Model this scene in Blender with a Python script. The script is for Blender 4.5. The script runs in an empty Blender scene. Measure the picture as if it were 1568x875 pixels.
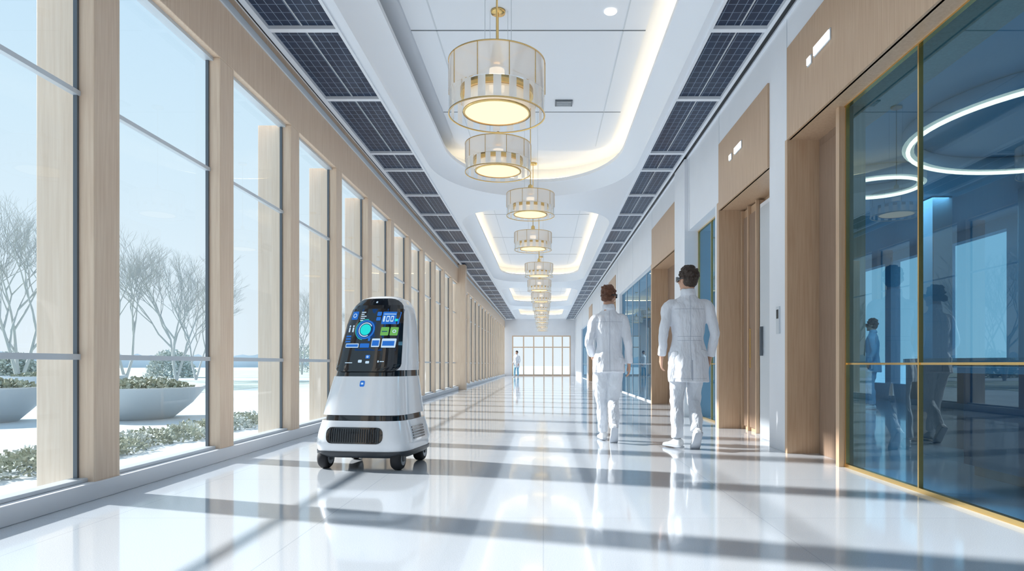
import bpy, bmesh, math, random
from mathutils import Vector, Matrix
from mathutils.geometry import tessellate_polygon
random.seed(7)
scene = bpy.context.scene
scene.view_settings.view_transform = 'Standard'
V = Vector
# ------------------------------------------------------------------ materials
def newmat(name):
    m = bpy.data.materials.new(name); m.use_nodes = True
    nt = m.node_tree
    return m, nt, nt.nodes, nt.links
def pmat(name, col, rough=0.5, metal=0.0, emis=None, estr=0.0, coat=0.0, spec=0.5, bump=None, var=None, alpha=1.0, bscale=None):
    m, nt, N, L = newmat(name)
    b = N['Principled BSDF']
    b.inputs['Base Color'].default_value = (*col, 1)
    b.inputs['Roughness'].default_value = rough
    b.inputs['Metallic'].default_value = metal
    b.inputs['Specular IOR Level'].default_value = spec
    b.inputs['Coat Weight'].default_value = coat
    b.inputs['Coat Roughness'].default_value = 0.04
    if emis:
        b.inputs['Emission Color'].default_value = (*emis, 1)
        b.inputs['Emission Strength'].default_value = estr
    tc = N.new('ShaderNodeTexCoord')
    if bump:
        n = N.new('ShaderNodeTexNoise'); n.inputs['Scale'].default_value = bump[0]; n.inputs['Detail'].default_value = 3 if bscale else 4
        if bscale:
            mp = N.new('ShaderNodeMapping'); mp.inputs['Scale'].default_value = bscale; mp.inputs['Rotation'].default_value = (0, .35, 0)
            L.new(tc.outputs['Object'], mp.inputs['Vector']); L.new(mp.outputs['Vector'], n.inputs['Vector'])
        else: L.new(tc.outputs['Object'], n.inputs['Vector'])
        bp = N.new('ShaderNodeBump'); bp.inputs['Strength'].default_value = bump[1]; bp.inputs['Distance'].default_value = bump[2]
        L.new(n.outputs['Fac'], bp.inputs['Height']); L.new(bp.outputs['Normal'], b.inputs['Normal'])
    if var:
        n = N.new('ShaderNodeTexNoise'); n.inputs['Scale'].default_value = var[0]; n.inputs['Detail'].default_value = 3
        L.new(tc.outputs['Object'], n.inputs['Vector'])
        r = N.new('ShaderNodeValToRGB')
        r.color_ramp.elements[0].position = .35; r.color_ramp.elements[1].position = .65
        r.color_ramp.elements[0].color = (*[c*(1-var[1]) for c in col], 1)
        r.color_ramp.elements[1].color = (*[min(1, c*(1+var[1])) for c in col], 1)
        L.new(n.outputs['Fac'], r.inputs['Fac']); L.new(r.outputs['Color'], b.inputs['Base Color'])
    return m
def wood(name, c1, c2, rough=.45):
    m, nt, N, L = newmat(name)
    b = N['Principled BSDF']; b.inputs['Roughness'].default_value = rough
    tc = N.new('ShaderNodeTexCoord'); mp = N.new('ShaderNodeMapping'); mp.inputs['Scale'].default_value = (55, 55, 2.2)
    n = N.new('ShaderNodeTexNoise'); n.inputs['Scale'].default_value = 1; n.inputs['Detail'].default_value = 5
    r = N.new('ShaderNodeValToRGB'); r.color_ramp.elements[0].position = .3; r.color_ramp.elements[1].position = .7
    r.color_ramp.elements[0].color = (*c1, 1); r.color_ramp.elements[1].color = (*c2, 1)
    L.new(tc.outputs['Object'], mp.inputs['Vector']); L.new(mp.outputs['Vector'], n.inputs['Vector'])
    L.new(n.outputs['Fac'], r.inputs['Fac']); L.new(r.outputs['Color'], b.inputs['Base Color'])
    bp = N.new('ShaderNodeBump'); bp.inputs['Strength'].default_value = .1; bp.inputs['Distance'].default_value = .002
    L.new(n.outputs['Fac'], bp.inputs['Height']); L.new(bp.outputs['Normal'], b.inputs['Normal'])
    return m
def facing(N, L, lo, hi, pw):
    lw = N.new('ShaderNodeLayerWeight'); lw.inputs['Blend'].default_value = .5
    p = N.new('ShaderNodeMath'); p.operation = 'POWER'; p.inputs[1].default_value = pw; L.new(lw.outputs['Facing'], p.inputs[0])
    m = N.new('ShaderNodeMath'); m.operation = 'MULTIPLY_ADD'; m.inputs[1].default_value = hi-lo; m.inputs[2].default_value = lo
    L.new(p.outputs[0], m.inputs[0]); return m.outputs[0]
def glassmat(name, tint, gloss_col, lo, hi, pw=4, rough=.01):
    m, nt, N, L = newmat(name)
    N.remove(N['Principled BSDF'])
    out = N['Material Output']
    t = N.new('ShaderNodeBsdfTransparent'); t.inputs['Color'].default_value = (*tint, 1)
    g = N.new('ShaderNodeBsdfGlossy'); g.inputs['Color'].default_value = (*gloss_col, 1); g.inputs['Roughness'].default_value = rough
    mx = N.new('ShaderNodeMixShader'); L.new(facing(N, L, lo, hi, pw), mx.inputs[0])
    L.new(t.outputs[0], mx.inputs[1]); L.new(g.outputs[0], mx.inputs[2]); L.new(mx.outputs[0], out.inputs['Surface'])
    return m
def emat(name, col, s):
    m, nt, N, L = newmat(name); N.remove(N['Principled BSDF'])
    e = N.new('ShaderNodeEmission'); e.inputs['Color'].default_value = (*col, 1); e.inputs['Strength'].default_value = s
    L.new(e.outputs[0], N['Material Output'].inputs['Surface']); return m

M_white = pmat('white_paint', (.82, .84, .88), .5, var=(2, .015))
M_ceil = pmat('ceiling_white', (.78, .82, .88), .35)
M_wood = wood('light_oak', (.70, .52, .38), (.80, .63, .48))
M_woodfin = wood('pale_oak', (.76, .62, .49), (.84, .71, .58))
M_woodR = wood('warm_oak', (.50, .33, .21), (.59, .42, .28), .38)
M_wooddoor = wood('brown_door', (.26, .18, .13), (.33, .23, .17), .3)
M_metal = pmat('satin_aluminium', (.62, .67, .72), .35, .2)
M_frame = pmat('dark_frame', (.13, .15, .17), .3, .4)
M_black = pmat('black_gap', (.01, .012, .016), .5)
M_gold = pmat('brass', (.80, .55, .22), .22, 1.0)
M_glass = glassmat('clear_glass', (.94, .97, .99), (1, 1, 1), .02, .5, 5)
M_blue = glassmat('blue_glass', (.18, .43, .60), (.65, .85, .95), .07, .55, 3)
M_led = emat('led_warm', (1, .78, .48), 6.5)
M_sign = pmat('sign_light', (.9, .9, .9), .3, emis=(1, .97, .9), estr=.8)

# floor
m, nt, N, L = newmat('polished_terrazzo'); M_floor = m
b = N['Principled BSDF']; b.inputs['Roughness'].default_value = .10; b.inputs['IOR'].default_value = 1.6
b.inputs['Coat Weight'].default_value = .5; b.inputs['Coat Roughness'].default_value = .04
tc = N.new('ShaderNodeTexCoord')
n = N.new('ShaderNodeTexNoise'); n.inputs['Scale'].default_value = 220; n.inputs['Detail'].default_value = 2
r = N.new('ShaderNodeValToRGB'); r.color_ramp.elements[0].position = .3; r.color_ramp.elements[1].position = .55
r.color_ramp.elements[0].color = (.54, .60, .67, 1); r.color_ramp.elements[1].color = (.68, .73, .79, 1)
br = N.new('ShaderNodeTexBrick'); br.offset = 0; br.inputs['Scale'].default_value = 1; br.inputs['Brick Width'].default_value = 1.2
br.inputs['Row Height'].default_value = 1.2; br.inputs['Mortar Size'].default_value = .003; br.inputs['Color1'].default_value = (1, 1, 1, 1)
br.inputs['Color2'].default_value = (.97, .97, .97, 1); br.inputs['Mortar'].default_value = (.80, .82, .84, 1)
mx = N.new('ShaderNodeMix'); mx.data_type = 'RGBA'; mx.blend_type = 'MULTIPLY'; mx.inputs['Factor'].default_value = 1
L.new(tc.outputs['Object'], n.inputs['Vector']); L.new(tc.outputs['Object'], br.inputs['Vector'])
L.new(n.outputs['Fac'], r.inputs['Fac']); L.new(r.outputs['Color'], mx.inputs[6]); L.new(br.outputs['Color'], mx.inputs[7])
L.new(mx.outputs[2], b.inputs['Base Color'])
# solar panel
m, nt, N, L = newmat('solar_cells'); M_solar = m
b = N['Principled BSDF']; b.inputs['Roughness'].default_value = .3; b.inputs['Specular IOR Level'].default_value = .2
tc = N.new('ShaderNodeTexCoord')
br = N.new('ShaderNodeTexBrick'); br.offset = 0; br.inputs['Scale'].default_value = 1; br.inputs['Brick Width'].default_value = .085
br.inputs['Row Height'].default_value = .14; br.inputs['Mortar Size'].default_value = .0035; br.inputs['Color1'].default_value = (.012, .026, .06, 1)
br.inputs['Color2'].default_value = (.018, .036, .078, 1); br.inputs['Mortar'].default_value = (.20, .27, .37, 1)
L.new(tc.outputs['Object'], br.inputs['Vector']); L.new(br.outputs['Color'], b.inputs['Base Color'])

# ------------------------------------------------------------------ mesh builder
class MB:
    def __init__(s): s.v = []; s.f = []; s.m = []; s.mats = []; s.sm = []
    def mi(s, mat):
        if mat not in s.mats: s.mats.append(mat)
        return s.mats.index(mat)
    def add(s, vs, fs, mat, smooth=False):
        o = len(s.v); k = s.mi(mat); s.v += [tuple(v) for v in vs]
        for f in fs: s.f.append([i+o for i in f]); s.m.append(k); s.sm.append(smooth)
    def box(s, x0, x1, y0, y1, z0, z1, mat):
        vs = [(x0,y0,z0),(x1,y0,z0),(x1,y1,z0),(x0,y1,z0),(x0,y0,z1),(x1,y0,z1),(x1,y1,z1),(x0,y1,z1)]
        s.add(vs, [(0,3,2,1),(4,5,6,7),(0,1,5,4),(1,2,6,5),(2,3,7,6),(3,0,4,7)], mat)
    def pane(s, x, y0, y1, z0, z1, mat): s.add([(x,y0,z0),(x,y1,z0),(x,y1,z1),(x,y0,z1)], [(0,1,2,3)], mat)
    def rings(s, rs, mat, cap=True, smooth=True, closed=True):
        n = len(rs[0]); vs = [p for r in rs for p in r]; fs = []
        for i in range(len(rs)-1):
            for j in range(n if closed else n-1):
                a = i*n+j; b2 = i*n+(j+1) % n
                fs.append((a, b2, b2+n, a+n))
        s.add(vs, fs, mat, smooth)
        if cap:
            s.add(rs[0], [tuple(range(n))[::-1]], mat, False); s.add(rs[-1], [tuple(range(n))], mat, False)
    def lathe(s, prof, c, mat, seg=32, cap=False, smooth=True):
        rs = []
        for (r, z) in prof:
            rs.append([(c[0]+r*math.cos(2*math.pi*i/seg), c[1]+r*math.sin(2*math.pi*i/seg), c[2]+z) for i in range(seg)])
        s.rings(rs, mat, cap, smooth)
    def cyl(s, p0, p1, r, mat, seg=12, r2=None):
        s.tube([V(p0), V(p1)], [r, r if r2 is None else r2], mat, seg)
    def tube(s, pts, rad, mat, seg=12, ref=V((0,1,0)), fold=None, smooth=True):
        pts = [V(p) for p in pts]; rs = []
        n = len(pts)
        for i, p in enumerate(pts):
            t = (pts[min(i+1, n-1)]-pts[max(i-1, 0)]).normalized()
            rr = ref if abs(t.dot(ref)) < .95 else V((1,0,0))
            n1 = rr.cross(t).normalized(); n2 = t.cross(n1)
            a, b2 = rad[i] if isinstance(rad[i], (tuple, list)) else (rad[i], rad[i])
            ring = []
            for j in range(seg):
                th = 2*math.pi*j/seg; k = 1
                if fold: k = 1+fold[0]*(i/(n-1))**fold[2]*math.sin(fold[1]*th+i*.08)
                ring.append(p+n1*a*k*math.cos(th)+n2*b2*k*math.sin(th))
            rs.append(ring)
        s.rings(rs, mat, True, smooth)
    def ell(s, c, r, mat, seg=20, rg=12, rot=None):
        c = V(c); rs = []
        for i in range(1, rg):
            ph = math.pi*i/rg
            ring = []
            for j in range(seg):
                th = 2*math.pi*j/seg
                p = V((r[0]*math.sin(ph)*math.cos(th), r[1]*math.sin(ph)*math.sin(th), -r[2]*math.cos(ph)))
                if rot: p = rot @ p
                ring.append(c+p)
            rs.append(ring)
        s.rings(rs, mat, True, True)
    def build(s, name, parent=None, bevel=0, mods=None):
        me = bpy.data.meshes.new(name); me.from_pydata(s.v, [], s.f)
        for mt in s.mats: me.materials.append(mt)
        me.polygons.foreach_set('material_index', s.m); me.polygons.foreach_set('use_smooth', s.sm)
        me.update(); ob = bpy.data.objects.new(name, me); scene.collection.objects.link(ob)
        if parent: ob.parent = parent
        if bevel:
            md = ob.modifiers.new('bevel', 'BEVEL'); md.width = bevel; md.segments = 2; md.limit_method = 'ANGLE'
        return ob
def empty(name, loc=(0,0,0), rz=0, sc=1):
    e = bpy.data.objects.new(name, None); e.location = loc; e.rotation_euler[2] = rz; e.scale = (sc, sc, sc)
    e.empty_display_size = .1
    scene.collection.objects.link(e); return e
def catmull(pts, rad, k=4):
    P = [V(p) for p in pts]; R = [V(r) if isinstance(r, (tuple, list)) else V((r, r)) for r in rad]
    op = []; orr = []
    def cr(a, b, c, d, t): return .5*((2*b)+(c-a)*t+(2*a-5*b+4*c-d)*t*t+(3*b-a-3*c+d)*t**3)
    n = len(P)
    for i in range(n-1):
        for j in range(k):
            t = j/k; i0 = max(i-1, 0); i3 = min(i+2, n-1)
            op.append(cr(P[i0], P[i], P[i+1], P[i3], t)); q = cr(R[i0], R[i], R[i+1], R[i3], t); orr.append((max(q[0], .002), max(q[1], .002)))
    op.append(P[-1]); orr.append(tuple(R[-1])); return op, orr

# ------------------------------------------------------------------ constants
XL, XR, HC, YE, YB = -2.82, 2.33, 4.15, 48.0, -5.5
# floor
mb = MB(); mb.box(-3.0, 8.2, YB-.2, YE+.2, -.12, 0, M_floor); mb.build('floor')
# ------------------------------------------------------------------ left wall
mb = MB()
cols = [4.10+1.6*k for k in range(-6, 28)]
for i, y in enumerate(cols):
    k = i-6
    mb.box(-2.95, XL, y, y+.25, 0, 3.53, M_wood)
    if k != 1: mb.box(-3.20, -2.95, y+.02, y+.16, 0, 3.53, M_woodfin)
mb.box(-2.97, XL-.002, YB, YE, 3.53, 4.3, M_wood)
mb.box(-2.84, XL+.012, YB, YE, 4.02, 4.10, M_metal)
# thicker pilaster
mb.box(-2.95, -2.58, 21.6, 22.0, 0, 4.15, M_wood)
mb.build('wall_left', bevel=.006)
mb = MB(); mb.box(-2.96, -2.80, YB, YE, 0, .11, M_white); mb.box(-2.96, -2.86, YB, YE, .11, .135, M_metal)
mb.build('baseboard_left', bevel=.005)
for i in range(len(cols)-1):
    y0 = cols[i]+.25; y1 = cols[i+1]
    mb = MB()
    mb.pane(-2.93, y0, y1, .13, 3.53, M_glass)
    for z, hx in ((.895, .018), (2.55, .015)): mb.box(-2.945, -2.905, y0-.01, y1+.01, z-hx, z+hx, M_metal)
    mb.box(-2.94, -2.915, y0, y0+.018, .13, 3.53, M_frame); mb.box(-2.94, -2.915, y1-.018, y1, .13, 3.53, M_frame)
    mb.box(-2.96, -2.88, y0, y1, 3.50, 3.53, M_metal)
    mb.build('window_%d' % (i+1))
# ------------------------------------------------------------------ far / back walls
mb = MB()
mb.box(-2.97, -2.3, YE, YE+.2, 0, 4.15, M_white); mb.box(2.0, 2.9, YE, YE+.2, 0, 4.15, M_white)
mb.box(-2.3, 2.0, YE, YE+.2, 2.95, 4.8, M_white); mb.build('wall_far')
mb = MB()
for x in (-2.3, -1.5, -.75, 0, .65, 1.35, 1.92): mb.box(x, x+.09, YE, YE+.12, 0, 2.95, M_wood)
mb.box(-2.3, 2, YE+.02, YE+.1, 2.05, 2.13, M_wood); mb.box(-2.3, 2, YE+.02, YE+.1, .0, .1, M_wood); mb.box(-2.3, 2, YE+.02, YE+.1, 2.87, 2.95, M_wood)
mb.add([(-2.3, YE+.06, 0), (2, YE+.06, 0), (2, YE+.06, 2.95), (-2.3, YE+.06, 2.95)], [(0, 1, 2, 3)], M_glass); mb.build('window_far')
mb = MB(); mb.box(-2.97, 8.1, YB-.2, YB, 0, 4.8, M_white); mb.build('wall_back')

# ------------------------------------------------------------------ right wall
mb = MB()
SZ = 2.99
mb.box(XR, 2.9, YB, YE, SZ, 4.8, M_white)
def solid(y0, y1, x=XR, z1=SZ, mt=M_white): mb.box(x, 2.9, y0, y1, 0, z1, mt)
# wood fascias
for (y0, y1, z0, z1) in ((1.2, 6.2, SZ-.01, 3.85), (6.73, 8.62, 2.88, 3.75), (11.5, 13.95, 2.88, 3.72), (21, 23.2, 2.88, 3.72), (31, 33.2, 2.88, 3.72)):
    mb.box(XR-.02, XR+.02, y0, y1, z0, z1, M_woodR)
    mb.box(XR, 2.9, y0, y1, z0, SZ+.001, M_woodR)
# alcove 1
mb.box(2.62, 2.66, 5.45, 6.2, 0, SZ, M_wooddoor)
mb.box(2.44, 2.66, 5.39, 5.45, 0, SZ, M_woodR)
mb.box(2.315, 2.7, 6.2, 6.26, 0, SZ, M_woodR)
solid(6.26, 6.73)
# alcove 2
mb.box(2.71, 2.9, 6.73, 8.62, 0, SZ, M_woodR)
mb.box(2.315, 2.72, 8.62, 8.72, 0, SZ, M_woodR)
solid(8.72, 8.86)
solid(10.5, 11.3, 2.27, 4.15); solid(11.3, 11.6)
mb.box(2.66, 2.9, 11.6, 13.95, 0, SZ, M_wooddoor); mb.box(2.315, 2.72, 13.95, 14.06, 0, SZ, M_woodR)
solid(20, 21); mb.box(2.66, 2.9, 21, 23.2, 0, SZ, M_wooddoor); mb.box(2.315, 2.72, 23.2, 23.3, 0, SZ, M_woodR)
solid(23.3, 24, 2.27)
solid(30, 31); mb.box(2.66, 2.9, 31, 33.2, 0, SZ, M_wooddoor); mb.box(2.315, 2.72, 33.2, 33.3, 0, SZ, M_woodR)
solid(33.3, 34, 2.27); solid(40, YE)
for y in (6.24, 8.65, 10.4, 14.0, 17, 20.5, 24, 27, 31, 35, 39, 43): mb.box(XR-.003, XR, y, y+.012, SZ, 4.15, M_metal)
mb.build('wall_right', bevel=.004)
def partition(name, y0, y1, x, step, zt=SZ, gold=M_gold, ys=None):
    mb = MB()
    mb.pane(x, y0, y1, .03, zt, M_blue)
    ys = ys or [y0+i*step for i in range(int((y1-y0)/step)+1)]+[y1-.02]
    for y in ys: mb.box(x-.015, x+.015, y-.007, y+.007, 0, zt, gold)
    mb.box(x-.018, x+.018, y0, y1, 0, .03, gold); mb.box(x-.018, x+.018, y0, y1, zt-.022, zt, gold)
    mb.box(x-.008, x+.008, y0, y1, .845, .86, gold)
    mb.build(name)
partition('window_glass_partition', YB, 5.385, 2.5, 1.06, ys=[5.37, 4.33, 3.25, 2.17, 1.09, 0, -1.1, -2.2, -3.3, -4.4])
partition('window_glass_partition.001', 8.86, 10.5, 2.5, .82)
partition('window_glass_partition.002', 14.06, 20, 2.42, 1.2, gold=M_metal)
partition('window_glass_partition.003', 24, 30, 2.42, 1.2, gold=M_metal)
partition('window_glass_partition.004', 34, 40, 2.42, 1.2, gold=M_metal)
# doors in alcove 2
mb = MB()
mb.box(2.64, 2.70, 7.98, 8.60, 0, 2.86, M_woodR); mb.box(2.62, 2.64, 8.04, 8.54, .05, 2.75, M_wooddoor)
for y in (7.98, 8.30, 8.57): mb.box(2.60, 2.65, y, y+.035, 0, 2.86, M_woodR)
mb.box(2.61, 2.62, 8.25, 8.27, .8, 1.3, M_gold); mb.build('door_1', bevel=.003)
mb = MB(); mb.box(2.64, 2.70, 6.8, 7.96, 0, 2.80, M_white); mb.box(2.625, 2.64, 6.86, 7.9, .05, 2.74, M_metal)
mb.box(2.59, 2.625, 7.80, 7.83, .95, 1.3, M_frame); mb.build('door_2', bevel=.003)
mb = MB(); mb.box(2.60, 2.615, 5.50, 6.14, .0, 2.9, M_wooddoor); mb.box(2.59, 2.615, 5.46, 5.5, 0, 2.95, M_woodR); mb.build('door_3', bevel=.003)
mb = MB(); mb.box(XR-.015, XR, 6.42, 6.50, 1.15, 1.42, M_metal); mb.box(XR-.018, XR-.015, 6.435, 6.485, 1.30, 1.39, M_black); mb.build('wall_keypad', bevel=.003)
for i, (y, z, w, h) in enumerate(((5.25, 3.47, .30, .075), (5.62, 3.45, .07, .06), (7.6, 3.38, .26, .07), (8.0, 3.37, .08, .06))):
    mb = MB(); mb.box(XR-.04, XR-.02, y, y+w, z, z+h, M_sign); mb.box(XR-.03, XR-.02, y-.01, y+w+.01, z-.01, z+h+.01, M_metal)
    mb.build('wall_sign_light' if i == 0 else 'wall_sign_light.%03d' % i, bevel=.002)

# ------------------------------------------------------------------ room behind blue glass
M_roomwall = pmat('blue_room_wall', (.30, .42, .52), .5)
mb = MB()
mb.box(8.0, 8.2, YB, 2, 0, 3.5, M_roomwall); mb.box(8.0, 8.2, 2, 31, 0, .4, M_roomwall); mb.box(8, 8.2, 2, 31, 3.2, 3.5, M_roomwall)
for y in range(3, 31, 2): mb.box(7.98, 8.2, y, y+.25, 0, 3.3, M_roomwall)
mb.box(2.9, 8.2, 31, 31.2, 0, 3.5, M_roomwall); mb.box(6.9, 7.4, 8.9, 9.5, 0, 3.4, M_roomwall); mb.box(4.6, 5.0, 13.6, 14, 0, 3.4, M_roomwall)
mb.box(5.9, 6.2, 9.9, 10.2, 0, 3.4, M_roomwall); mb.box(7.0, 7.4, 6.2, 6.6, 0, 3.4, M_roomwall)
mb.build('wall_side_room')
mb = MB(); mb.box(2.9, 8.2, YB, 31.2, 3.4, 3.55, M_roomwall); mb.build('ceiling_side_room')
mb = MB(); mb.pane(8.08, 2, 31, .4, 3.2, M_glass); mb.build('window_side_room')
M_ringl = emat('ring_lamp_glow', (1, .58, .36), 6)
def ringlamp(name, c, R):
    mb = MB()
    seg = 64; tube = .022; rs = []
    for i in range(seg+1):
        a = 2*math.pi*i/seg
        rs.append([(c[0]+(R+tube*math.cos(t))*math.cos(a), c[1]+(R+tube*math.cos(t))*math.sin(a), c[2]+tube*math.sin(t)) for t in [k*math.pi/4 for k in range(8)]])
    mb.rings(rs, M_ringl, cap=False)
    mb.lathe([(R+.06, .025), (R+.06, .17), (R-.06, .17), (R-.06, .025)], c, M_white, 64)
    mb.build(name)
ringlamp('ring_ceiling_lamp', (4.50, 8.8, 3.22), .52)
ringlamp('ring_ceiling_lamp.001', (5.4, 6.6, 3.22), 1.5)
M_desk = pmat('navy_desk', (.05, .12, .20), .3); M_desktop = pmat('desk_top', (.35, .5, .6), .15)
mb = MB()
out = []; inn = []
for i in range(25):
    a = math.radians(150+i*5); out.append((5.6+1.5*math.cos(a), 7.0+1.5*math.sin(a))); inn.append((5.6+1.05*math.cos(a), 7.0+1.05*math.sin(a)))
rs = [[(o[0], o[1], 0), (o[0], o[1], .86), (q[0], q[1], .86), (q[0], q[1], 0)] for o, q in zip(out, inn)]
mb.rings(rs, M_desk, smooth=False)
rs = [[(o[0]-.05, o[1]-.03, .86), (o[0]-.05, o[1]-.03, .91), (q[0], q[1], .91), (q[0], q[1], .86)] for o, q in zip(out, inn)]
mb.rings(rs, M_desktop, smooth=False); mb.build('reception_desk')
mb = MB(); mb.box(3.3, 4.1, 3.0, 5.0, 0, .08, M_black); mb.box(3.25, 4.15, 2.95, 5.05, .08, .78, M_desk); mb.box(3.2, 4.2, 2.9, 5.1, .78, .83, M_desktop)
for y in (3.6, 4.3): mb.box(3.245, 3.25, y, y+.01, .1, .76, M_metal)
mb.build('storage_counter', bevel=.01)
mb = MB(); mb.box(3.72, 3.80, 3.7, 3.9, .83, .845, M_black); mb.box(3.75, 3.77, 3.78, 3.82, .84, .98, M_black); mb.box(3.745, 3.765, 3.5, 4.1, .95, 1.3, M_black)
mb.build('desk_monitor', bevel=.004)

# ------------------------------------------------------------------ ceiling
def rr(x0, x1, y0, y1, r, n=16, ry=None):
    pts = []; ry = ry or r
    for (cx, cy, a0) in ((x1-r, y1-ry, 0), (x0+r, y1-ry, 90), (x0+r, y0+ry, 180), (x1-r, y0+ry, 270)):
        for i in range(n+1):
            a = math.radians(a0+90*i/n); pts.append((cx+r*math.cos(a), cy+ry*math.sin(a)))
    return pts
trays = [(.5, 12.85, 1.68, 2.1), (13.95, 26.2, 1.1, 1.5), (28.2, 37.3, 1.0, 1.2), (39, 47.5, 1.0, 1.2)]
SL, SR = -2.0, 1.63
outer = [(SL, YB), (SR, YB), (SR, YE), (SL, YE)]
mb = MB()
polys = [[V((x, y, 0)) for x, y in outer]]
As = []
for (y0, y1, r, ry) in trays:
    A = rr(SL+.10, SR-.08, y0, y1, r, ry=ry); As.append(A); polys.append([V((x, y, 0)) for x, y in A])
tri = tessellate_polygon(polys); allv = [V((p.x, p.y, HC)) for pl in polys for p in pl]
mb.add(allv, [tuple(t) for t in tri], M_ceil)
ledm = []
for ti, ((y0, y1, r, ry), A) in enumerate(zip(trays, As)):
    A1 = rr(SL+.12, SR-.10, y0+.03, y1-.03, r-.02, ry=ry)
    B0 = rr(SL+.34, SR-.27, y0+.2, y1-.12, r-.22, ry=ry-.05); B = rr(SL+.38, SR-.31, y0+.24, y1-.16, r-.25, ry=ry-.08)
    C = rr(SL+.02, SR-.02, y0-.1, y1+.1, r, ry=ry)
    def Z(pl, z): return [(x, y, HC+z) for x, y in pl]
    mb.rings([Z(A, 0), Z(A1, .05), Z(B0, .22), Z(B, .24)], M_ceil, cap=False, smooth=True)
    mb.rings([Z(B, .24), Z(B, .30), Z(C, .30), Z(C, .62)], M_ceil, cap=False, smooth=False)
    D0 = rr(SL+.20, SR-.14, y0+.1, y1-.03, r-.12, ry=ry-.03); D1 = rr(SL+.24, SR-.18, y0+.14, y1-.06, r-.15, ry=ry-.04)
    ledm.append([Z(D0, .305), Z(D0, .34), Z(D1, .34), Z(D1, .305)])
    S1 = rr(-1.50, 1.16, y0+.8, y1-1.25, .5, ry=.6); S2 = rr(-1.46, 1.12, y0+.84, y1-1.30, .46, ry=.56)
    mb.rings([Z(S2, .56), Z(S2, .535)], M_black, cap=False, smooth=False)
    mb.rings([Z(S1, .535), Z(S1, .49)], M_ceil, cap=False, smooth=False)
    mb.add(Z(S1, .49), [tuple(range(len(S1)))[::-1]], M_ceil); mb.add(Z(S1, .535), [tuple(range(len(S1)))], M_ceil)
mb.box(-3.0, XR+.1, YB, YE, HC+.56, HC+.7, M_ceil)
zt = HC+.49
for y in (4.6, 7.4, 9.8, 16.5, 19.5, 22.5, 31, 34, 42, 45):
    mb.box(-1.5, 1.16, y, y+.018, zt-.003, zt+.01, M_frame)
for (y0, y1, r, ry) in trays:
    mb.box(-1.22, -1.205, y0+1, y1-1.5, zt-.003, zt+.01, M_metal); mb.box(.90, .915, y0+1, y1-1.5, zt-.003, zt+.01, M_metal)
mb.box(-3.0, -2.80, YB, YE, HC+.03, HC+.1, M_white)
mb.box(-2.80, -2.75, YB, YE, HC+.02, HC+.1, M_black); mb.box(-2.75, -2.69, YB, YE, HC-.02, HC+.1, M_ceil)
mb.box(2.19, 2.23, YB, YE, HC-.02, HC+.1, M_ceil); mb.box(2.23, 2.30, YB, YE, HC+.02, HC+.1, M_black); mb.box(2.30, 2.5, YB, YE, HC, HC+.1, M_ceil)
mb.box(SL-.03, SL+.0, YB, YE, HC-.02, HC+.1, M_ceil); mb.box(SR, SR+.03, YB, YE, HC-.02, HC+.1, M_ceil)
mb.build('ceiling')
for i, rg in enumerate(ledm):
    mb = MB()
    if i == 0: # strip on the right side and round the end only
        keep = [j for j in range(len(rg[0])) if j < 17+12]; keep = list(range(51, 68))[::1]+keep
        rg = [[q[j] for j in keep] for q in rg]
        mb.rings(rg+[rg[0]], M_led, cap=False, smooth=False, closed=False)
    else: mb.rings(rg+[rg[0]], M_led, cap=False, smooth=False)
    mb.build('cove_light_strip' if i == 0 else 'cove_light_strip.%03d' % i)
seps = [1.5, 3.1, 4.75, 6.43, 8.12, 10.2, 11.1, 12.75]
y = 12.75
while y < 46: y += 1.65; seps.append(y)
for nm, x0, x1 in (('ceiling_solar_panel', -2.69, SL-.03), ('ceiling_solar_panel.001', SR+.03, 2.19)):
    mb = MB(); mb.box(x0, x1, YB, YE, HC+.02, HC+.05, M_solar)
    for y in seps: mb.box(x0, x1, y-.035, y+.035, HC-.015, HC+.03, M_ceil)
    xm = (x0+x1)/2; mb.box(xm-.005, xm+.005, YB, YE, HC+.01, HC+.02, M_metal)
    mb.build(nm)
mb = MB(); mb.box(.17, .42, 9.35, 9.55, zt-.02, zt, M_frame)
for i in range(5): mb.box(.19, .40, 9.37+i*.035, 9.38+i*.035, zt-.026, zt-.02, M_metal)
mb.build('ceiling_vent')
mb = MB(); mb.lathe([(.0001, -.01), (.06, -.01), (.07, 0)], (.72, 7.0, zt-.01), M_sign, 24); mb.build('recessed_downlight')

# ------------------------------------------------------------------ pendant lamps
def shade_mat(name, op, em):
    m, nt, N, L = newmat(name); N.remove(N['Principled BSDF'])
    t = N.new('ShaderNodeBsdfTransparent'); d = N.new('ShaderNodeBsdfTranslucent'); d.inputs['Color'].default_value = (.93, .92, .90, 1)
    df = N.new('ShaderNodeBsdfDiffuse'); df.inputs['Color'].default_value = (.90, .89, .88, 1)
    g = N.new('ShaderNodeBsdfGlossy'); g.inputs['Roughness'].default_value = .06
    a = N.new('ShaderNodeMixShader'); a.inputs[0].default_value = .6; L.new(d.outputs[0], a.inputs[1]); L.new(df.outputs[0], a.inputs[2])
    e = N.new('ShaderNodeEmission'); e.inputs['Color'].default_value = (1, .92, .82, 1); e.inputs['Strength'].default_value = em
    s = N.new('ShaderNodeAddShader'); L.new(a.outputs[0], s.inputs[0]); L.new(e.outputs[0], s.inputs[1])
    b_ = N.new('ShaderNodeMixShader'); b_.inputs[0].default_value = op; L.new(t.outputs[0], b_.inputs[1]); L.new(s.outputs[0], b_.inputs[2])
    c = N.new('ShaderNodeMixShader'); L.new(facing(N, L, .12, .7, 3), c.inputs[0]); L.new(b_.outputs[0], c.inputs[1]); L.new(g.outputs[0], c.inputs[2])
    L.new(c.outputs[0], N['Material Output'].inputs['Surface']); return m
M_shade = shade_mat('milky_glass', .82, .06)
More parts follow.
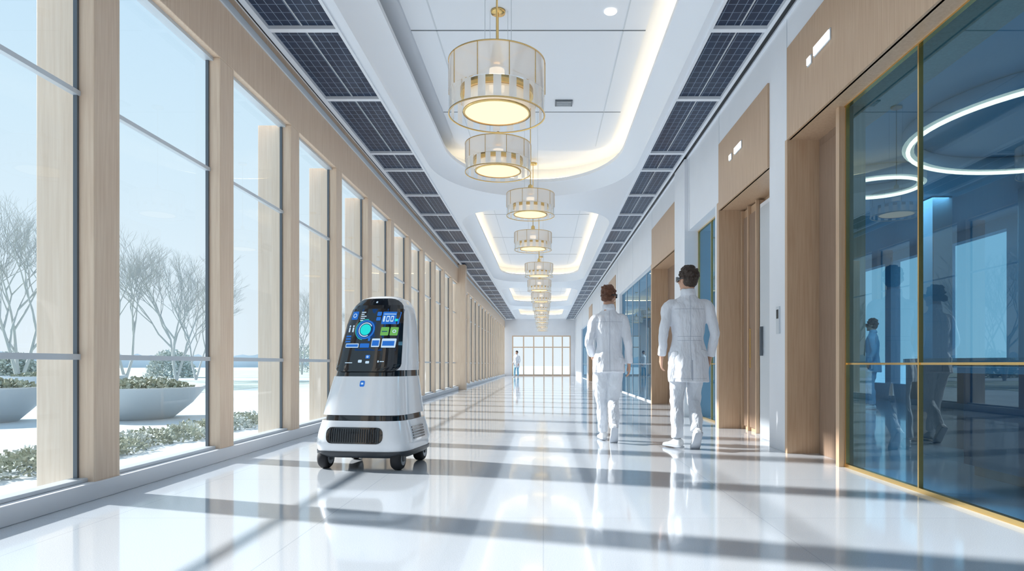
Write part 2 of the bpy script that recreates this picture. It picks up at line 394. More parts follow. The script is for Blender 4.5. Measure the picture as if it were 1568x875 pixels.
M_stave = shade_mat('milky_stave', .9, .10)
M_bulb = emat('lamp_diffuser', (1, .77, .44), 1.7)
M_bulb2 = emat('lamp_core', (1, .80, .55), 3)
def pendant(name, x, y, zb, h, D):
    mb = MB(); R = D/2; c = (x, y, zb); n = 20
    zs = .40*h
    mb.lathe([(R, zs), (R, h)], c, M_shade, 64)
    mb.lathe([(R, 0), (R, zs)], c, M_glass, 64)
    for i in range(n):
        a0 = 2*math.pi*i/n; a1 = a0+2*math.pi/n*.5
        ps = [(R*.985*math.cos(a0+(a1-a0)*k/3), R*.985*math.sin(a0+(a1-a0)*k/3)) for k in range(4)]
        mb.rings([[(x+p[0], y+p[1], zb+.01) for p in ps], [(x+p[0], y+p[1], zb+zs) for p in ps]], M_stave, cap=False, closed=False)
        if i % 2 == 0:
            a = a0; mb.cyl((x+(R+.002)*math.cos(a), y+(R+.002)*math.sin(a), zb+zs), (x+(R+.002)*math.cos(a), y+(R+.002)*math.sin(a), zb+h), .003, M_gold, 6)
    for z in (0, h): mb.lathe([(R+.004, z-.004), (R+.004, z+.004), (R-.006, z+.004), (R-.006, z-.004), (R+.004, z-.004)], c, M_gold, 64)
    mb.lathe([(R*.76, zs-.015), (R*.76, zs+.035), (R*.60, zs+.035), (R*.60, zs-.015), (R*.76, zs-.015)], c, M_gold, 48)
    mb.lathe([(R*.68, .02), (R*.70, .03), (R*.68, zs-.01)], c, M_stave, 48)
    mb.lathe([(R*.66, .014), (R*.71, .014), (R*.71, .024), (R*.66, .024)], c, M_gold, 48)
    mb.lathe([(.0001, .022), (R*.67, .022), (R*.67, .04), (.0001, .04)], c, M_bulb, 48)
    mb.lathe([(R*.16, zs+.03), (R*.16, h-.05), (.0001, h-.05)], c, M_bulb2, 24)
    for i in range(4):
        a = math.pi/4+i*math.pi/2
        mb.cyl((x, y, zb+h+.0), (x+R*math.cos(a), y+R*math.sin(a), zb+h), .004, M_gold, 6)
    mb.lathe([(.0001, h-.01), (.045, h-.01), (.05, h+.05), (.035, h+.07), (.035, h+.12), (.02, h+.14), (.0001, h+.14)], c, M_gold, 20)
    zt2 = HC+.49-zb
    mb.cyl((x, y, zb+.03), (x, y, zb+zt2), .007, M_gold, 8)
    mb.cyl((x-R*.25, y, zb+h), (x-R*.25, y, zb+zt2), .002, M_metal, 4); mb.cyl((x+R*.3, y, zb+h), (x+R*.3, y, zb+zt2), .002, M_metal, 4)
    mb.lathe([(.0001, zt2-.03), (.075, zt2-.03), (.08, zt2-.001), (.0001, zt2-.001)], c, M_gold, 24)
    mb.build(name)
lam = [(-.34, 4.78, 2.67, .385, .7), (-.485, 7.0, 2.90, .30, .7), (-.19, 9.6, 3.03, .32, .7), (-.195, 12.3, 3.0, .32, .7), (-.11, 16.3, 3.03, .32, .7)]
for d in (19.5, 23, 26.8, 30.5, 34.5, 38.5, 43): lam.append((-.12 if d < 20 else -.08, d, 3.03, .32, .7))
for i, l in enumerate(lam): pendant('pendant_lamp' if i == 0 else 'pendant_lamp.%03d' % i, *l)

# ------------------------------------------------------------------ robot
M_rw = pmat('robot_white', (.88, .90, .93), .18, coat=.8)
M_rb = pmat('robot_black_gloss', (.008, .01, .014), .08, coat=.5)
M_rd = pmat('robot_dark', (.03, .035, .042), .4)
M_tyre = pmat('tyre_rubber', (.015, .015, .018), .7)
M_hub = pmat('wheel_hub', (.25, .27, .3), .35, .6)
M_uib = emat('ui_blue', (.03, .17, .62), 1.0); M_uic = emat('ui_cyan', (.02, .62, .60), 1.2); M_uiw = emat('ui_white', (.55, .74, .92), 1.0)
M_uig = emat('ui_green', (.18, .50, .13), .9); M_uid = emat('ui_navy', (.014, .055, .18), .9)
bot = empty('service_robot', (-1.43, 5.56, 0), math.radians(-9))
secs = [(.15, .395, .37, 0, 5), (.22, .405, .38, 0, 5), (.30, .39, .37, 0, 5), (.395, .365, .35, 0, 5),
        (.44, .358, .343, 0, 5), (.60, .335, .315, .01, 4.6), (.75, .31, .285, .02, 4.4), (.80, .305, .278, .025, 4.4), (1.0, .287, .255, .05, 4.2), (1.2, .262, .225, .08, 4.0), (1.32, .237, .195, .098, 3.6), (1.385, .19, .15, .108, 3.2), (1.415, .12, .09, .112, 2.8), (1.422, .03, .02, .112, 2.2)]
secs = [(z*1.01, a, b2, c, n) if z > .6 else (z, a, b2, c, n) for z, a, b2, c, n in secs]
def sec(z):
    for i in range(len(secs)-1):
        a, b2 = secs[i], secs[i+1]
        if z <= b2[0]:
            t = max(0, (z-a[0])/(b2[0]-a[0])); q = [a[k]+(b2[k]-a[k])*t for k in range(1, 5)]
            q.append(.05*max(0, (z-.5))/.9); return q
    return list(secs[-1][1:])+[.05]
def sring(z, grow=0, N_=64, q=None):
    hw, hd, cy, n, cx = q or sec(z); hw += grow; hd += grow; out = []
    for i in range(N_):
        t = 2*math.pi*i/N_; c_, s_ = math.cos(t), math.sin(t)
        out.append((cx+hw*math.copysign(abs(c_)**(2/n), c_), cy+hd*math.copysign(abs(s_)**(2/n), s_), z))
    return out
def fpt(x, z, off):
    hw, hd, cy, n, cx = sec(z); u = min(abs(x)/hw, .999); return (x+cx, cy-hd*(1-u**n)**(1/n)-off, z)
def patch(mb, x0, x1, z0, z1, r, off, mat, nx=14, nz=12, scale=False, rim=True):
    rows = []
    zl = [z0+(z1-z0)*i/nz for i in range(nz+1)]
    if r > 0: zl = sorted(set([z0+r*(1-math.cos(math.pi/2*i/4)) for i in range(5)]+[z1-r*(1-math.cos(math.pi/2*i/4)) for i in range(5)]+[z for z in zl if z0+r < z < z1-r]))
    for z in zl:
        ins = 0
        dz = min(z-z0, z1-z)
        if dz < r: ins = r-math.sqrt(max(0, r*r-(r-dz)**2))
        k = sec(z)[0] if scale else 1
        a, b2 = x0*k+ins, x1*k-ins
        rows.append([fpt(a+(b2-a)*j/nx, z, off) for j in range(nx+1)])
    mb.rings(rows, mat, cap=False, closed=False, smooth=False)
    if rim:
        loop = rows[0]+[r_[-1] for r_ in rows[1:]]+rows[-1][::-1][1:]+[r_[0] for r_ in rows[::-1][1:-1]]
        mb.rings([loop, [(p[0], p[1]+off+.01, p[2]) for p in loop]], mat, cap=False)
mb = MB()
def stack(zs, mat, grow=0):
    mb.rings([sring(z, grow) for z in zs], mat)
stack([.15+i*.0245 for i in range(11)], M_rw); stack([.44+i*.031 for i in range(11)], M_rw)
stack([.80+i*.04 for i in range(13)]+[1.32, 1.345, 1.37, 1.385, 1.40, 1.415, 1.425, 1.432, 1.436], M_rw)
mb.build('body_shell', bot)
mb = MB(); mb.rings([sring(.39, -.025), sring(.45, -.025)], M_rb); mb.rings([sring(.745, -.012), sring(.805, -.012)], M_rb)
mb.rings([sring(.10, -.03, q=(.40, .375, 0, 5, 0)), sring(.125, 0, q=(.40, .375, 0, 5, 0)), sring(.152, 0, q=(.402, .377, 0, 5, 0))], M_rd)
mb.build('dark_bands', bot)
mb = MB(); patch(mb, -.93, .93, .79, 1.405, .06, .006, M_rb, 24, 20, scale=True)
mb.build('screen', bot)
mb = MB()
O = .0075
def P(u0, u1, z0, z1, mt, off=O, r=.006): patch(mb, u0*.27, u1*.27, z0, z1, r, off, mt, 4, 3, rim=False)
def disc(x, z, r0, r1, mt, off=O, n=28, a0=0, a1=360):
    rs = [[fpt(x+r_*math.cos(math.radians(a0+(a1-a0)*i/n)), z+r_*math.sin(math.radians(a0+(a1-a0)*i/n)), off) for i in range(n+1)] for r_ in (r0, r1)]
    mb.rings(rs, mt, cap=False, closed=False, smooth=False)
P(-.80, .86, .96, 1.31, M_uid, .0066)
disc(-.045, 1.135, .001, .046, M_uic); disc(-.045, 1.135, .052, .060, M_uiw, a0=30, a1=300); disc(-.045, 1.135, .066, .080, M_uib); disc(-.045, 1.135, .084, .088, M_uic, a0=80, a1=260)
P(.30, .82, 1.18, 1.285, M_uib); P(.34, .40, 1.20, 1.25, M_uiw, .009); P(.44, .54, 1.20, 1.25, M_uiw, .009); P(.46, .52, 1.21, 1.24, M_uib, .0095, .002); P(.57, .66, 1.20, 1.25, M_uiw, .009); P(.59, .64, 1.21, 1.24, M_uib, .0095, .002); P(.7, .78, 1.205, 1.225, M_uic, .009, .002)
P(.34, .7, 1.262, 1.268, M_uiw, .009, .001)
P(.12, .26, 1.25, 1.285, M_uib); P(.12, .26, 1.21, 1.24, M_uib)
P(-.72, -.50, 1.22, 1.29, M_uib)
disc(-.165, 1.255, .012, .018, M_uiw, .009)
for i in range(5): P(-.40, -.40+.1+.04*(i % 3), 1.21+i*.017, 1.218+i*.017, M_uiw, O, .001)
for i, x in enumerate((-.19, -.155)):
    disc(x, 1.165, .0005, .008, M_uiw, .009); patch(mb, x-.007, x+.007, 1.115, 1.153, .003, .009, M_uiw, 2, 3, rim=False)
for i in range(3): P(-.78, -.60, 1.03+i*.022, 1.042+i*.022, M_uib, O, .002)
P(.33, .58, 1.085, 1.155, M_uig); P(.62, .84, 1.085, 1.155, M_uig); P(.37, .54, 1.115, 1.122, M_uid, .009, .001); disc(.2, 1.12, .008, .014, M_uiw, .009)
P(-.74, -.30, .985, 1.02, M_uiw); P(-.72, -.32, .992, 1.013, M_uib, .009, .002); P(-.26, .04, .985, 1.02, M_uib); P(.10, .36, .99, 1.06, M_uiw); P(.12, .34, 1.0, 1.045, M_uib, .009, .002); P(.42, .84, .985, 1.06, M_uiw); P(.45, .80, 1.0, 1.04, M_uib, .009, .002)
P(-.03, .04, 1.04, 1.07, M_uib)
P(-.02, .12, .895, .925, M_uib); disc(.012, .91, .003, .009, M_uiw, .009); P(-.24, -.12, .862, .885, M_uiw); P(-.0, .12, .855, .875, M_uiw); P(.38, .42, .862, .880, M_uiw); P(.45, .58, .868, .874, M_uiw, O, .001); P(-.66, -.42, .858, .864, M_uiw, O, .001)
disc(.0, 1.37, .002, .008, M_uiw); patch(mb, -.02, .02, .668, .715, .010, .003, M_uib, 4, 6, rim=False); patch(mb, -.010, .010, .685, .70, .002, .004, M_uiw, 3, 3, rim=False)
mb.build('screen_interface', bot)
mb = MB(); patch(mb, -.26, .22, .215, .345, .05, .004, M_rb, 20, 8)
for i in range(22):
    x = -.225+i*.0195; patch(mb, x, x+.007, .228, .332, 0, .010, M_rd, 1, 3)
for i in range(5):
    z = .24+i*.022; hw, hd, cy, n, cx = sec(z)
    mb.box(hw-.012, hw+.004, -.16, .10, z, z+.012, M_rb)
mb.build('front_grille', bot)
mb = MB(); WR = .085
for (x, y) in ((-.31, -.27), (.31, -.27), (-.30, .27), (.30, .27)):
    rs = []
    for (r_, dx) in ((.02, -.04), (.055, -.042), (.072, -.040), (.084, -.024), (.085, 0), (.084, .024), (.072, .040), (.055, .042), (.02, .04)):
        rs.append([(x+dx, y+r_*math.cos(2*math.pi*i/28), WR+r_*math.sin(2*math.pi*i/28)) for i in range(28)])
    mb.rings(rs, M_tyre)
    rs = []
    for (r_, dx) in ((.048, -.045), (.048, .045)): rs.append([(x+dx, y+r_*math.cos(2*math.pi*i/20), WR+r_*math.sin(2*math.pi*i/20)) for i in range(20)])
    mb.rings(rs, M_hub)
    mb.box(x-.052, x-.046, y-.02, y+.02, .07, .14, M_rd); mb.box(x+.046, x+.052, y-.02, y+.02, .07, .14, M_rd); mb.box(x-.052, x+.052, y-.03, y+.03, .125, .15, M_rd)
mb.box(-.3, .3, -.28, .28, .10, .14, M_rd)
mb.build('wheels', bot)

# ------------------------------------------------------------------ people
M_skin = pmat('skin', (.58, .34, .24), .5, bump=(60, .1, .002))
M_coat = pmat('white_cotton', (.76, .79, .85), .75, bump=(1, .7, .04), bscale=(16, 16, 5))
M_pant = pmat('white_trousers', (.72, .76, .82), .8, bump=(1, .75, .04), bscale=(18, 18, 6))
M_seam = pmat('coat_seam', (.46, .50, .58), .8)
M_shoe = pmat('white_shoe', (.78, .80, .82), .45); M_sole = pmat('shoe_sole', (.50, .54, .6), .6)
M_hairm = pmat('dark_hair', (.040, .024, .016), .5, bump=(90, .8, .01)); M_hairw = pmat('auburn_hair', (.13, .048, .022), .45, bump=(90, .8, .01))
M_scrub = pmat('blue_scrubs', (.25, .5, .68), .8, bump=(14, .4, .015)); M_eye = pmat('eye', (.9, .9, .9), .2); M_lip = pmat('lip', (.5, .2, .17), .5)
def rem(mb, name, parent, vox, sm=4, disp=0, dsize=.1, loc=None, rot=None):
    ob = mb.build(name, parent)
    if loc is not None: ob.location = loc
    if rot is not None: ob.rotation_euler = rot
    r_ = ob.modifiers.new('remesh', 'REMESH'); r_.mode = 'VOXEL'; r_.voxel_size = vox; r_.use_smooth_shade = True
    s_ = ob.modifiers.new('smooth', 'SMOOTH'); s_.iterations = sm; s_.factor = .5
    if disp:
        t = bpy.data.textures.new(name+'_tex', 'CLOUDS'); t.noise_scale = dsize; t.noise_depth = 1
        d = ob.modifiers.new('disp', 'DISPLACE'); d.texture = t; d.strength = disp; d.mid_level = .5; d.texture_coords = 'LOCAL'
    return ob
def ctube(mb, pts, rad, mat, seg=16, fold=None, k=4):
    p, r_ = catmull(pts, rad, k); mb.tube(p, r_, mat, seg, fold=fold)
def hand(parent, name, wrist, elbow, side, skin, sc=1.0):
    d = (V(wrist)-V(elbow)).normalized()
    mb = MB()
    def T(p):
        z = -d; x = V((0, 1, 0)).cross(z).normalized(); y = z.cross(x)
        return V(wrist)+(x*p[0]+y*p[1]+z*p[2])*sc
    ins = -side
    pts = [T((0, 0, .04)), T((0, 0, 0)), T((0, 0, -.03)), T((0, 0, -.065)), T((ins*.006, -.002, -.098))]
    mb.tube(pts, [(.024*sc, .030*sc), (.022*sc, .029*sc), (.019*sc, .038*sc), (.017*sc, .043*sc), (.012*sc, .040*sc)], skin, 14)
    for (y, ln, cu) in ((.031, .072, .5), (.011, .080, .6), (-.010, .075, .7), (-.029, .058, .8)):
        p = [T((0, y, -.075)), T((ins*.006, y*1.05, -.098))]; a = .25; cur = V((ins*.006, y*1.05, -.098))
        for fr in (.42, .33, .25):
            cur = cur+V((ins*math.sin(a)*ln*fr, 0, -math.cos(a)*ln*fr)); p.append(T(cur)); a += cu*.7
        mb.tube(p, [.0095*sc, .0095*sc, .0085*sc, .0078*sc, .0055*sc], skin, 10)
    p = [T((0, .02, -.02)), T((ins*.008, .042, -.045)), T((ins*.018, .058, -.072)), T((ins*.024, .060, -.098))]
    mb.tube(p, [.014*sc, .0125*sc, .0105*sc, .007*sc], skin, 10)
    rem(mb, name, parent, .0035, 2)
def foot(parent, name, ank, pitch, yaw, mat_up, s=1.0):
    R_ = Matrix.Rotation(yaw, 3, 'Z') @ Matrix.Rotation(-pitch, 3, 'X')
    def T(p): return V(ank)+R_ @ (V(p)*s)
    def ring(y, w, zb, zt_, n=16):
        out = []
        for i in range(n):
            t = 2*math.pi*i/n; c_, s_ = math.cos(t), math.sin(t)
            out.append(T((w*math.copysign(abs(c_)**.75, c_), y, (zb+zt_)/2+(zt_-zb)/2*math.copysign(abs(s_)**.75, s_))))
        return out
    mb = MB(); g = -.085
    mb.rings([ring(y, w, g+.012, zt_) for (y, w, zt_) in ((-.075, .020, g+.05), (-.065, .034, .0), (-.03, .040, .015), (.02, .041, .01), (.06, .042, -.015), (.11, .046, -.034), (.155, .047, -.042), (.19, .036, -.05), (.205, .018, -.06))], mat_up)
    mb.rings([ring(y, w, g, g+.024) for (y, w) in ((-.082, .018), (-.07, .038), (-.02, .042), (.04, .041), (.11, .049), (.16, .049), (.195, .038), (.213, .016))], M_sole)
    mb.build(name, parent)
def strip(parent, name, target, rows, mat):
    """flat strip lying on the back of the garment (projected on to it)"""
    mb = MB(); mb.rings(rows, mat, cap=False, closed=False); o = mb.build(name, parent)
    w_ = o.modifiers.new('wrap', 'SHRINKWRAP'); w_.target = target; w_.wrap_method = 'PROJECT'; w_.use_project_x = False; w_.use_project_y = True; w_.use_project_z = False
    w_.use_positive_direction = True; w_.use_negative_direction = False; w_.offset = .002
def person(name, loc, rz, H, p):
    s = H/1.83; e = empty(name, loc, rz, s)
    sw = p.get('sw', 1.0); hip = p.get('hip', 1.0); hem = p['hem']
    cm = p['coat']; pm = p['pants']
    mb = MB()
    zs = [(hem, .205*hip, .160), (hem+.12, .200*hip, .158), (.95, .188*hip, .146), (1.10, .163*sw, .120), (1.22, .175*sw, .123), (1.36, .196*sw, .126), (1.45, .190*sw, .110), (1.505, .125*sw, .085), (1.545, .072, .068), (1.585, .062, .064)]
    if hem > .75: zs = [(hem, .190*hip, .146), (.95, .186*hip, .144)]+zs[3:]
    lean = p.get('lean', 0)
    pts = [(0, lean*(z-.9)+(-.01 if z < .9 else 0), z) for z, _, _ in zs][::-1]; rad = [(a, b2) for _, a, b2 in zs][::-1]
    pp, rrd = catmull(pts, rad, 5); mb.tube(pp, rrd, cm, 56, fold=(.055, 7, 2))
    for side in (-1, 1):
        sh, el, wr = p['arms'][0 if side < 0 else 1]
        sh0 = (side*.10*sw, lean*.5, 1.44)
        ctube(mb, [sh0, sh, ((V(sh)+V(el))/2)+V((side*.004, 0, 0)), el, ((V(el)+V(wr))/2), wr], [(.066, .07), (.066*sw, .072), (.055, .062), (.049, .054), (.046, .050), (.043, .046)], cm, 18)
    mb.tube([(0, -.012+lean*.6, 1.55), (0, -.008+lean*.6, 1.605)], [(.075, .075), (.066, .066)], cm, 24)
    co = rem(mb, 'coat', e, .0085, 4, .024, .12)
    zt_ = [1.53-(1.53-hem-.03)*i/40 for i in range(41)]
    strip(e, 'back_seam', co, [[(-.0022, -.5, z), (.0022, -.5, z)] for z in zt_], M_seam)
    if hem < .7:
        strip(e, 'back_vent', co, [[(.006, -.5, hem+.02+.2*i/10), (.016, -.5, hem+.02+.2*i/10)] for i in range(11)], M_seam)
        for zz in (1.125, 1.085): strip(e, 'half_belt', co, [[(-.12+.24*i/24, -.5, zz-.002), (-.12+.24*i/24, -.5, zz+.002)] for i in range(25)], M_seam)
    strip(e, 'yoke_seam', co, [[(-.15+.3*i/24, -.5, 1.40-.002), (-.15+.3*i/24, -.5, 1.40+.002)] for i in range(25)], M_seam)
    strip(e, 'hem_seam', co, [[(-.17*hip+.34*hip*i/24, -.5, hem+.035), (-.17*hip+.34*hip*i/24, -.5, hem+.038)] for i in range(25)], M_seam)
    mb = MB()
    for side, lg in ((-1, p['legs'][0]), (1, p['legs'][1])):
        hp, kn, an = lg[:3]
        hp_, kn_, an_ = V(hp), V(kn), V(an)
        ctube(mb, [hp_+V((0, 0, .06)), hp_, (hp_+kn_)/2, kn_, (kn_*.55+an_*.45)+V((0, -.012, 0)), an_+V((0, 0, .0))], [(.10*hip, .11), (.105*hip, .115), (.088, .094), (.070, .074), (.064, .070), (.058, .064)], pm, 22)
    mb.tube([(0, 0, 1.0), (0, 0, .84)], [(.15, .12), (.16*hip, .125)], pm, 24)
    rem(mb, 'trousers', e, .0085, 4, .022, .09)
    for nm, lg in (('shoe_1', p['legs'][0]), ('shoe_2', p['legs'][1])): foot(e, nm, V(lg[2])+V((0, .005, -.01)), lg[3], lg[4], M_shoe)
    for side in (-1, 1):
        sh, el, wr = p['arms'][0 if side < 0 else 1]
        w2 = V(wr)+(V(wr)-V(el)).normalized()*.012
        hand(e, 'hand_1' if side < 0 else 'hand_2', w2, el, side, M_skin, p.get('hs', 1.0))
    hy = p.get('head_yaw', 0); ho = (0, .012+lean*.75, 1.70)
    mb = MB()
    mb.ell((0, -.008, .035), (.076, .094, .098), M_skin, 24, 16)
    mb.ell((0, .028, -.035), (.060, .066, .080), M_skin, 24, 14)
    mb.ell((0, .075, -.088), (.024, .022, .022), M_skin)
    mb.tube([(0, .088, .02), (0, .104, -.005), (0, .112, -.022), (0, .096, -.032)], [.008, .012, .015, .010], M_skin, 10)
    for sx in (-1, 1):
        mb.ell((sx*.078, -.002, -.005), (.010, .020, .032), M_skin, 12, 8)
        mb.ell((sx*.045, .062, -.02), (.022, .02, .022), M_skin, 12, 8)
    mb.tube([(0, -.03, -.20), (0, -.022, -.13), (0, -.012, -.06)], [(.062, .062), (.054, .058), (.055, .062)], M_skin, 20)
    rem(mb, 'head', e, .006, 4, loc=ho, rot=(0, 0, hy))
    mb = MB()
    for sx in (-1, 1):
        mb.ell((sx*.031, .078, .008), (.013, .011, .009), M_eye, 12, 8); mb.ell((sx*.031, .087, .008), (.005, .004, .005), M_black, 8, 6)
        mb.tube([(sx*.016, .090, .030), (sx*.034, .089, .035), (sx*.050, .078, .028)], [.003, .004, .002], p['hair'], 6)
    mb.tube([(-.024, .086, -.056), (0, .096, -.055), (.024, .086, -.056)], [(.003, .003), (.006, .007), (.003, .003)], M_lip, 8)
    o = mb.build('face_features', e); o.location = ho; o.rotation_euler = (0, 0, hy)
    mb = MB(); rnd = random.Random(p.get('seed', 3)); hm = p['hair']
    mb.ell((0, -.016, .048), (.085, .098, .095), hm, 28, 18)
    if p.get('bun'): mb.ell((0, -.034, .015), (.074, .072, .078), hm, 28, 16)
    else: mb.ell((0, -.040, .0), (.078, .072, .088), hm, 28, 16)
    for i in range(p.get('curls', 90)):
        th = rnd.uniform(0, 2*math.pi); zz = rnd.uniform(-.6, 1); rr_ = math.sqrt(1-min(1, zz*zz))
        c_ = V((.085*rr_*math.cos(th), -.018+.098*rr_*math.sin(th), .048+.095*zz))
        if c_.y > .045 and c_.z < .07: continue
        if abs(c_.x) > .06 and c_.z < .015 and c_.y > -.03: continue
        mb.ell(c_, (rnd.uniform(.012, .020),)*3, hm, 8, 6)
    if p.get('bun'):
        mb.ell((0, -.118, -.028), (.046, .038, .040), hm, 18, 12); mb.ell((.018, -.135, -.012), (.024, .020, .026), hm, 12, 8); mb.ell((-.020, -.132, -.040), (.022, .018, .022), hm, 12, 8)
    rem(mb, 'hair', e, .0055, 1, .008, .02, loc=ho, rot=(0, 0, hy))
    if p.get('visor', True):
        mb = MB(); rs = []
        for i in range(33):
            a = math.radians(-60+i*300/32)
            x, y = .093*math.cos(a), .006+.107*math.sin(a)
            front = max(0, math.sin(a)); hz = .006+.020*min(1, front*1.6)
            th_ = .004+.010*min(1, front*1.3)
            cz = .012
            rs.append([(x*k, .006+(y-.006)*k, cz+h_) for k, h_ in ((1, -hz), (1+th_/.1, -hz*.9), (1+th_/.1, hz*.9), (1, hz))])
        mb.rings(rs, M_rb, smooth=False)
        o = mb.build('ar_glasses', e); o.location = ho; o.rotation_euler = (0, 0, hy)
    return e
man = dict(hem=.67, coat=M_coat, pants=M_pant, hair=M_hairm, head_yaw=.55, seed=3, lean=.0, sw=.97,
           arms=[((-.195, 0, 1.43), (-.248, -.04, 1.16), (-.255, .05, .94)), ((.195, 0, 1.43), (.258, -.055, 1.17), (.235, .03, .935))],
           legs=[((-.09, 0, .92), (-.105, .03, .50), (-.115, -.03, .105), 0, .45), ((.09, 0, .92), (.085, .10, .50), (.055, -.14, .185), .85, .05)])
person('man_in_lab_coat', (1.46, 6.60, 0), 0, 1.83, man)
woman = dict(hem=.80, coat=M_coat, pants=M_pant, hair=M_hairw, head_yaw=-.45, seed=5, sw=.86, hip=.95, hs=.9, bun=True, curls=30,
           arms=[((-.172, 0, 1.43), (-.228, -.02, 1.16), (-.185, .14, 1.02)), ((.172, 0, 1.43), (.215, -.07, 1.17), (.232, -.05, .92))],
           legs=[((-.085, 0, .92), (-.075, .12, .50), (-.05, .16, .105), 0, .08), ((.085, 0, .92), (.06, .06, .49), (.045, -.17, .19), .9, 0)])
person('woman_in_white_uniform', (.715, 7.15, 0), 0, 1.71, woman)
stand = dict(hem=.75, coat=M_scrub, pants=M_scrub, hair=M_hairm, head_yaw=0, seed=8, sw=.92,
           arms=[((-.19, 0, 1.43), (-.235, -.05, 1.16), (-.22, .06, .94)), ((.19, 0, 1.43), (.235, -.02, 1.16), (.22, .10, .96))],
           legs=[((-.09, 0, .92), (-.10, .03, .50), (-.10, .0, .10), 0, .15), ((.09, 0, .92), (.10, .10, .50), (.11, .12, .10), 0, -.1)])
person('nurse_in_scrubs', (6.2, 12.3, 0), math.radians(60), 1.70, stand)
st2 = dict(stand); st2.update(coat=M_coat, visor=False, hem=.67)
person('doctor_in_coat', (-1.75, 43, 0), math.radians(150), 1.72, st2)

# ------------------------------------------------------------------ exterior
M_snow = pmat('pale_paving', (.60, .66, .69), .6, var=(.6, .08)); M_conc = pmat('planter_concrete', (.50, .57, .62), .6, bump=(20, .2, .01))
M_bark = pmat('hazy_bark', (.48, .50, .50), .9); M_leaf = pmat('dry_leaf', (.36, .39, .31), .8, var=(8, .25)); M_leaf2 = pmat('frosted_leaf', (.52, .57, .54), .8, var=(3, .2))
M_soil = pmat('soil', (.2, .2, .17), .9); M_lawn = pmat('pale_lawn', (.50, .56, .50), .9, var=(.5, .12))
mb = MB(); mb.box(-260, -3.0, -80, 300, -.3, -.03, M_snow); mb.box(-3.0, 200, YE+.2, 300, -.3, -.03, M_snow); mb.box(8.2, 200, -80, YE+.2, -.3, -.03, M_snow)
mb.box(-120, -10.5, 18, 34, -.03, -.02, M_lawn); mb.box(-160, -10.5, 42, 90, -.03, -.02, M_lawn); mb.build('ground')
def tree(name, x, y, h, seed, lv=6, mt=M_bark):
    rnd = random.Random(seed); mb = MB()
    def br_(p, d, ln, r, l):
        q = p+d*ln*.5+V((rnd.uniform(-1, 1), rnd.uniform(-1, 1), 0))*ln*.05; e_ = q+(d+V((rnd.uniform(-.15, .15), rnd.uniform(-.15, .15), .05)))*ln*.5
        mb.tube([p, q, e_], [r, r*.8, r*.62], mt, 5 if l > 3 else 3)
        if l == 0: return
        for i in range(3):
            a = rnd.uniform(0, 6.28); sp = rnd.uniform(.3, .75)
            nd = (d+V((math.cos(a)*sp, math.sin(a)*sp, rnd.uniform(0, .3)))).normalized()
            br_(e_ if i < 2 else q.lerp(e_, rnd.random()), nd, ln*rnd.uniform(.62, .82), r*.6, l-1)
    st = 3 if seed % 2 else 2
    for i in range(st):
        a = 6.28*i/st+rnd.random(); br_(V((x, y, -.05)), V((math.cos(a)*.22, math.sin(a)*.22, 1)).normalized(), h*.27, h*.010, lv)
    mb.build(name)
for i, (px, base, hh) in enumerate(((30, 590, 8.6), (192, 583, 9.0), (270, 583, 8.2), (300, 582, 6.5), (462, 574, 7.5), (-90, 592, 8), (560, 570, 9))):
    ppm = (base-558)/.85*.98; d = 1000/ppm; X = (px-832)/ppm
    tree('bare_tree' if i == 0 else 'bare_tree.%03d' % i, X, d, hh, 11+i)
def leafball(mb, c, r, n, mt, size, seed):
    rnd = random.Random(seed)
    for i in range(n):
        d = V((rnd.gauss(0, 1), rnd.gauss(0, 1), abs(rnd.gauss(0, 1)))).normalized()*rnd.uniform(.65, 1)
        p = V((c[0]+d.x*r[0], c[1]+d.y*r[1], c[2]+d.z*r[2])); a = V((rnd.uniform(-1, 1), rnd.uniform(-1, 1), rnd.uniform(-.3, 1))).normalized()*size; b2 = V((rnd.uniform(-1, 1), rnd.uniform(-1, 1), rnd.uniform(-1, 1))).normalized()*size*.5
        mb.add([p, p+a*.5+b2, p+a, p+a*.5-b2], [(0, 1, 2, 3)], mt)
for i, (x, y, R_, hh) in enumerate(((-8.5, 9.9, .85, .50), (-6.55, 10.6, .95, .48), (-12.5, 17, 1.4, .55))):
    mb = MB(); mb.lathe([(R_*.5, -.03), (R_*.8, hh*.45), (R_*1.0, hh*.95), (R_*1.02, hh), (R_*.93, hh), (R_*.92, hh*.9), (.001, hh*.9)], (x, y, 0), M_conc, 40, cap=False)
    mb.lathe([(R_*.91, hh*.92), (.001, hh*.95)], (x, y, 0), M_soil, 24)
    leafball(mb, (x, y, hh*.85), (R_*.85, R_*.85, .20), 1500, M_leaf, .07, i); mb.build('planter_bowl' if i == 0 else 'planter_bowl.%03d' % i)
mb = MB()
for i in range(16):
    y = 4.8+i*.34; leafball(mb, (-4.32+.1*math.sin(i*1.7), y, -.03), (.30, .30, .17), 420, M_leaf if i % 3 else M_leaf2, .04, 50+i)
mb.build('low_hedge')
for i, (px, base, R_) in enumerate(((262, 578, 1.5), (20, 585, 1.2), (130, 580, 1.3), (470, 570, 2.5))):
    ppm = (base-558)/.85; d = 1000/ppm; X = (px-832)/ppm
    mb = MB(); leafball(mb, (X, d, 0), (R_, R_, R_*1.2), 2600, M_leaf2, .16, 90+i); mb.tube([(X, d, -.05), (X+.05, d, .8)], [.06, .03], M_bark, 6)
    mb.build('frosted_shrub' if i == 0 else 'frosted_shrub.%03d' % i)
M_far = pmat('hazed_woods', (.74, .80, .84), 1.0, var=(.05, .06))  # distance haze put into the woods' colour, pale and close to the sky
mb = MB(); rnd = random.Random(4); rs = []
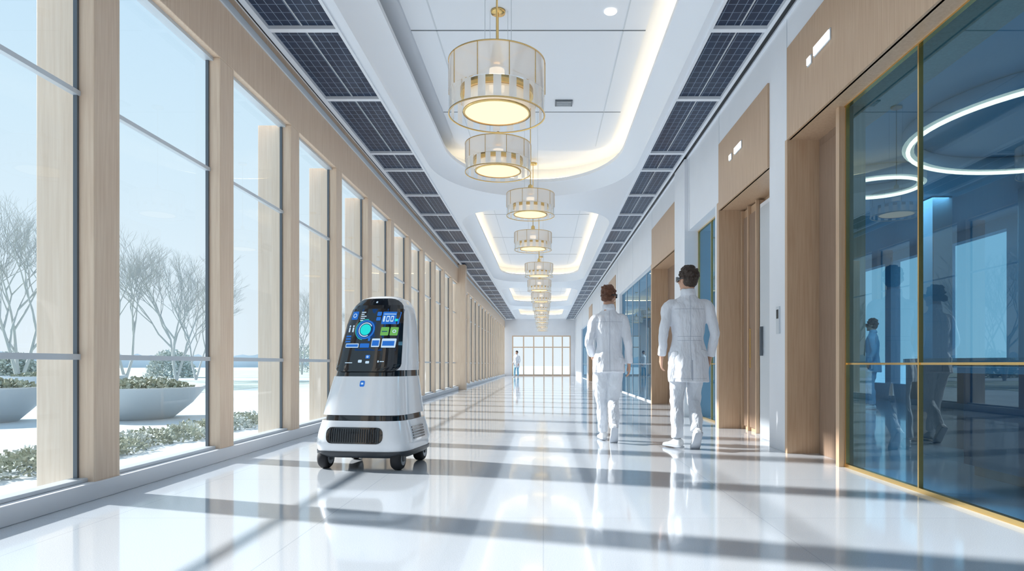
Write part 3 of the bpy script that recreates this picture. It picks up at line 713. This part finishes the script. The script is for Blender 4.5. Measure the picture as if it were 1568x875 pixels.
for i in range(240):
    a = math.radians(95+i*.5); R_ = 170; hh = 2.5+rnd.uniform(0, 1.5)
    x, y = R_*math.cos(a)-5, R_*math.sin(a)+20
    rs.append([(x, y, -.2), (x, y, hh)])
mb.rings(rs, M_far, cap=False, closed=False); mb.build('distant_treeline')

# ------------------------------------------------------------------ light
w = bpy.data.worlds.new('world'); scene.world = w; w.use_nodes = True; N = w.node_tree.nodes; L = w.node_tree.links
bg = N['Background']; tc = N.new('ShaderNodeTexCoord'); sx = N.new('ShaderNodeSeparateXYZ'); r = N.new('ShaderNodeValToRGB')
r.color_ramp.elements[0].position = 0; r.color_ramp.elements[0].color = (.76, .83, .87, 1)
r.color_ramp.elements[1].position = .8; r.color_ramp.elements[1].color = (.36, .60, .84, 1)
e_ = r.color_ramp.elements.new(.3); e_.color = (.60, .76, .86, 1)
L.new(tc.outputs['Generated'], sx.inputs[0]); L.new(sx.outputs['Z'], r.inputs['Fac']); L.new(r.outputs['Color'], bg.inputs['Color']); bg.inputs['Strength'].default_value = 1.15
sd = bpy.data.lights.new('sun', 'SUN'); sd.energy = 8.5; sd.angle = math.radians(1.6); sd.color = (1, .96, .91)
so = bpy.data.objects.new('sun', sd); scene.collection.objects.link(so); so.location = (-20, 10, 15)
el = math.radians(30); hz = V((4.6, -1.45, 0)).normalized(); dv = V((hz.x*math.cos(el), hz.y*math.cos(el), -math.sin(el)))
so.rotation_euler = dv.to_track_quat('-Z', 'Y').to_euler()
for i, (x, y) in enumerate(((5.4, 3.5), (5.4, 10.5))):  # added fill lamps that brighten the side room, without any fixture
    ad = bpy.data.lights.new('added_room_fill', 'AREA'); ad.energy = 60; ad.size = 1.5; ad.color = (.85, .95, 1)
    ao = bpy.data.objects.new('added_room_fill', ad); scene.collection.objects.link(ao); ao.location = (x, y, 3.38)
# ------------------------------------------------------------------ camera
cd = bpy.data.cameras.new('camera'); cam = bpy.data.objects.new('camera', cd); scene.collection.objects.link(cam)
cam.location = (0, 0, .85); cam.rotation_euler = (math.radians(90), 0, 0)
cd.sensor_width = 36; cd.lens = 36*1000/1568; cd.shift_x = -(832-784)/1568; cd.shift_y = (558-437.5)/1568; cd.clip_end = 1000
scene.camera = cam
